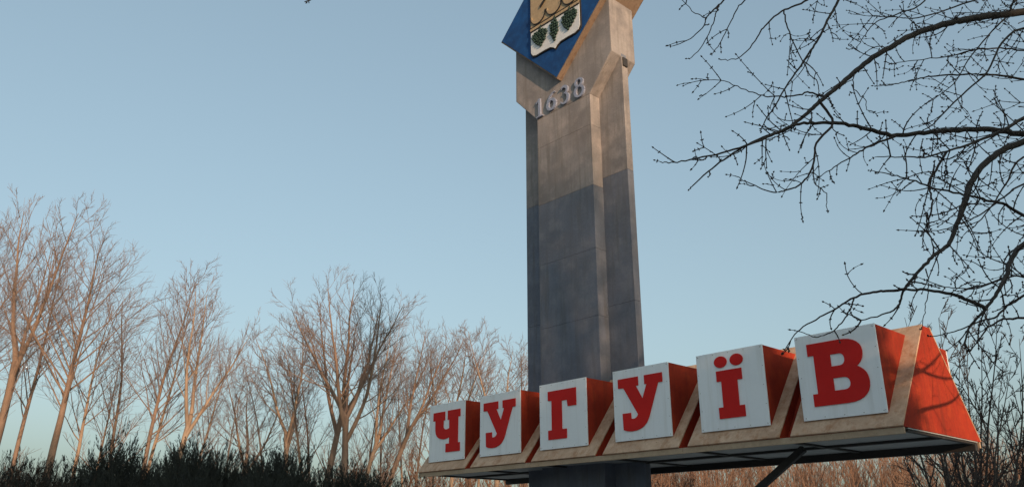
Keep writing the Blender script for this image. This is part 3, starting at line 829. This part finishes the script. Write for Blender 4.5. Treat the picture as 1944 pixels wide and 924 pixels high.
limb(z8((740, 580), (715, 606), (640, 612), (560, 622), (490, 642), (420, 685), (330, 735), (240, 790), (180, 868)), [4.83, 4.7], .010, .003, dens=.5, tl_=.3)
limb(z8((1095, 697), (1020, 655), (920, 622), (820, 608), (715, 605)), [4.9, 4.83], .012, .007, dens=.5, tl_=.25)
limb(z8((490, 642), (470, 700), (430, 760), (380, 805), (310, 822), (240, 800)), [4.72, 4.6], .005, .0025, dens=.4, tl_=.12, lvl=0)
limb([(2050, 420)] + z8((1274, 400), (1220, 460), (1190, 550), (1150, 620), (1095, 697), (1030, 770), (1000, 850)), [5.6, 5.1, 4.9], .024, .005, TR3, dens=.7)
limb([(2050, 190)] + z7((1593, 495), (1540, 525), (1460, 565), (1370, 600), (1270, 632), (1180, 655), (1100, 656), (980, 655)), [5.7, 5.3, 5.1], .017, .003, TR2, dens=.9)
limb(z7((1270, 632), (1230, 700), (1195, 760), (1200, 800), (1210, 850), (1195, 924)) + z8((825, 250), (830, 330), (860, 430), (880, 510)), [5.15, 5.0], .009, .003, dens=.8)
limb([(1640, -90)] + z7((820, 0), (780, 70), (740, 150), (700, 215), (650, 290), (600, 360), (560, 430), (520, 490), (495, 540)), [6.0, 5.5], .013, .004, [5.3, 6.35, 6.9], dens=.8, f0=.35)
limb(z7((760, 405), (700, 385), (640, 400), (560, 403), (500, 400), (430, 375), (340, 340), (240, 330)), [5.35, 5.2], .007, .0025, dens=.6)
limb(z7((740, 425), (795, 512), (725, 600), (712, 690), (665, 765), (600, 795), (545, 801), (470, 775), (385, 735)), [5.35, 5.1], .010, .003, dens=.7)
limb(z7((712, 690), (718, 760), (765, 810), (770, 870)), [5.2, 5.1], .005, .0025, dens=.5, tl_=.15, lvl=0)
limb(z7((880, 305), (885, 370), (930, 415), (940, 465), (990, 470)), [5.4, 5.4], .004, .0022, dens=.6, tl_=.15, lvl=0)
limb([(2040, 170)] + z7((1593, 335), (1500, 318), (1390, 310), (1270, 315), (1190, 322), (1110, 340), (1040, 355), (985, 360)), [6.6, 6.2], .013, .003, TR1, dens=.55, tl_=.25)
limb([(1400, -40)] + z7((340, 0), (290, 50), (265, 75), (255, 110), (200, 160), (130, 192)), [5.3, 5.2], .008, .003, [2.3, 5.6, 7.1], dens=.35, tl_=.22, f0=.3)
limb(z7((320, 25), (305, 60), (290, 110), (250, 190), (205, 240)), [5.25, 5.2], .005, .003, dens=.25, tl_=.15, lvl=0)
limb(z7((470, -40), (400, 30), (370, 90), (330, 170), (295, 220)), [5.4, 5.3], .0055, .003, dens=.4, tl_=.2)
limb(z7((265, 75), (220, 55), (150, -10)), [5.23, 5.2], .004, .0025, dens=.2, tl_=.1, lvl=0)
limb([(1590, -90)] + z7((720, -30), (650, 20), (580, 48), (510, 110), (480, 155), (440, 210), (390, 245), (335, 250)), [5.8, 5.4], .011, .003, [3.4, 5.9, 7.2], dens=.6, f0=.3)
limb([(1780, -80)] + z7((1180, 0), (1060, 60), (980, 90), (930, 145), (900, 190)), [6.3, 6.0], .009, .003, [5.2, 6.3, 7.6], dens=.8, f0=.3)
limb(z7((590, 45), (600, 100), (640, 200), (690, 300), (730, 345), (735, 410)), [5.5, 5.35], .006, .003, dens=.7)
limb([(2040, 440)] + z8((1274, 265), (1190, 215), (1100, 195), (1000, 170), (870, 140), (750, 100), (650, 75), (580, 60)), [6.3, 5.9, 5.7], .016, .003, TR3, dens=.55)
limb([(2030, 590)] + z8((1274, 735), (1180, 745), (1110, 780), (1060, 850), (1025, 890)), [5.2, 4.9], .011, .003, TR3, dens=.5, tl_=.25)
limb([(2030, 480)] + z8((1274, 630), (1200, 680), (1140, 735), (1090, 745), (1030, 770), (950, 800), (850, 822)), [5.2, 4.95], .010, .003, TR3, dens=.5, tl_=.25)
limb(z8((820, 510), (830, 570), (828, 630), (815, 700), (806, 768)), [4.85, 4.85], .004, .0022, dens=.15, tl_=.1, lvl=0)
limb([(2030, 60)] + z7((1593, 120), (1500, 180), (1440, 300), (1330, 400), (1210, 520), (1180, 540)), [6.0, 5.5], .012, .004, TR1, dens=.7)
limb([(2010, -40)] + z7((1560, 0), (1530, 60), (1460, 130), (1360, 250), (1300, 350), (1190, 430)), [6.4, 6.2], .012, .003, TOP, dens=.9)
limb([(2020, 300)] + z8((1265, 0), (1200, 100), (1140, 200), (1060, 300), (1000, 350)), [5.5, 5.3], .010, .003, TR2, dens=.7)
limb([(2020, 560)] + z8((1274, 550), (1180, 555), (1060, 600), (960, 600), (880, 590)), [5.7, 5.4], .009, .003, TR3, dens=.7)
limb([(1990, -60)] + z7((1500, -40), (1300, 30), (1150, 75), (1000, 70), (880, 60)), [6.8, 6.5], .012, .003, TOP, dens=.9)
limb([(2030, 130)] + z7((1593, 215), (1480, 200), (1380, 210), (1280, 235), (1150, 250), (1050, 265)), [6.5, 6.1], .010, .003, TR1, dens=.8)
limb([(2030, 330)] + z8((1274, 120), (1180, 180), (1090, 250), (1010, 290), (900, 330), (800, 335)), [6.2, 5.8], .010, .003, TR3, dens=.7)
def side_limb(z0, pts, r0):  # unseen limbs added right of the trunk to cast branch shadows on the sign
    C = spline([np.array([5.45, 6.48, z0])] + [np.array(p) for p in pts], 6)
    t1 = TB(); t1.tube(C - inv, np.linspace(r0, .008, len(C)), 8); t1.build('limb', 'bark_dark', near)
    for k in range(4, len(C), 4):
        ax = unit(C[k] - C[k - 1]); sd = perp(ax, rg)
        for sg in (-1, 1):
            twig(C[k], ax * .9 + sd * sg, rg.uniform(.3, .9), .007, 1, .8)
side_limb(3.4, [(6.5, 6.5, 4.1), (7.6, 6.9, 4.6), (8.8, 7.2, 5.4)], .05)
side_limb(3.9, [(6.4, 7.0, 4.3), (7.7, 7.4, 4.4), (9.0, 7.9, 4.7)], .045)
side_limb(4.6, [(6.3, 6.2, 5.4), (7.5, 6.3, 6.1), (8.7, 6.5, 6.6)], .045)
side_limb(3.2, [(6.6, 7.4, 3.7), (7.8, 8.2, 4.1), (8.6, 8.8, 4.9)], .04)
side_limb(5.4, [(6.2, 6.6, 6.3), (7.2, 7.0, 7.2), (8.2, 7.3, 8.3)], .04)
# the long bough above the frame whose tips just reach the top edge
Cb = [np.array(TOP)] + [at(1500, -330, 5.6), at(1150, -280, 5.2), at(850, -140, 4.9), at(720, -60, 4.8), at(650, -22, 4.75), at(578, 4, 4.7)]
Cs = spline(Cb, 6)
tl.tube(Cs - inv, np.linspace(.035, .003, len(Cs)), 6)
twig(at(590, 1, 4.71), at(577, 4, 4.7) - at(590, 1, 4.71), .03, .003, 0)
twig(at(700, -45, 4.78), at(676, 8, 4.75) - at(700, -45, 4.78), .165, .004, 0)
tl.build('limb', 'bark_dark', near)
tk.build('trunk', 'bark_dark', near)
tw.build('twigs', 'twig_dark', near)

# ------------------------------------------------------------------ unseen tree belt added behind the viewer to shade the foreground
def spruce_mesh(seed, H=10.):
    rg = np.random.RandomState(seed); tb, t2 = TB(), TB()
    t2.tube(np.array([[0, 0, -.2], [0, 0, H * .5], [0, 0, H]]), [.16, .1, .02], 8)
    P, Dd, Wd, Ln = [], [], [], []
    z = .8
    while z < H - .1:
        rad = (1 - z / H) ** .45 * 1.7 + .12
        for k in range(9):
            a = rg.uniform(0, 6.28); l_ = rad * rg.uniform(.7, 1.1)
            d = np.array([math.cos(a), math.sin(a), -.15])
            m = max(8, int(l_ * 26)); t = rg.uniform(.05, 1, m)
            bp = np.array([0, 0, z + rg.uniform(-.12, .12)]) + d * (t * l_)[:, None]
            dirs = d + rg.normal(size=(m, 3)) * .6; dirs /= np.linalg.norm(dirs, axis=1, keepdims=True)
            wv = np.cross(dirs, rg.normal(size=(m, 3))); wv /= np.linalg.norm(wv, axis=1, keepdims=True)
            P.append(bp); Dd.append(dirs); Wd.append(wv * .055); Ln.append(rg.uniform(.2, .42, m))
        z += .27
    tb.blades(np.concatenate(P), np.concatenate(Dd), np.concatenate(Wd), np.concatenate(Ln))
    a = tb.build('crown', 'needle', smooth=False); b = t2.build('trunk', 'bark_grey')
    r = (a.data, b.data); bpy.data.objects.remove(a); bpy.data.objects.remove(b)
    return r
SPR = [spruce_mesh(1), spruce_mesh(2)]
rg = np.random.RandomState(9)
for i in range(34):
    row = i % 2
    x = 1.0 + (i // 2) * 2.0 + row * 1.0 + rg.uniform(-.4, .4)
    y = -12.2 - row * 2.6 + rg.uniform(-.6, .6) + .15 * x
    root = empty('shade_spruce', (x, y, 0), rg.uniform(0, 6))
    h = rg.uniform(10.6, 12.6)
    xs_ = x - row * 1.2                                        # where its shade falls among the letters
    if 11.2 < xs_ < 14.8: h = rg.uniform(8.7, 10.0)
    if 14.8 <= xs_ < 17.2: h = rg.uniform(5.4, 6.4)
    if i == 14: root.location.x, h = 14.0, 8.4
    if i in (15, 16): h = 5.4
    root.scale = (1.1, 1.1, h / 10.)
    for nm, me in zip(('crown', 'trunk'), SPR[i // 2 % 2]):
        o = bpy.data.objects.new(nm, me); COL.objects.link(o); o.parent = root
    tag(root, 'unseen dark spruce added behind the viewer to shade the foreground', 'tree', 'added spruce shade belt behind the viewer')

SHADE_TREES = [('vase1', 10.6, -9.5, 14.5), ('tall1', 12.6, -10.0, 15.0), ('tall2', 13.6, -11.0, 14.5), ('tall2', 19.4, -10.2, 13.0),
        ('tall3', 13.2, -15.5, 16.0)]
for i, (key, x, y, h) in enumerate(SHADE_TREES):
    tm, cm, H = PROTO[key]
    root = empty('bare_tree', (x, y, 0), i * 1.3)  # unseen tree added to throw mottled shade on stele and sign
    root.scale = (h / H,) * 3
    for nm, me in (('trunk', tm), ('crown', cm)):
        o = bpy.data.objects.new(nm, me); COL.objects.link(o); o.parent = root
    tag(root, 'unseen tall bare tree added behind the viewer to dapple the stele with shade', 'tree', 'added shade trees behind the viewer')
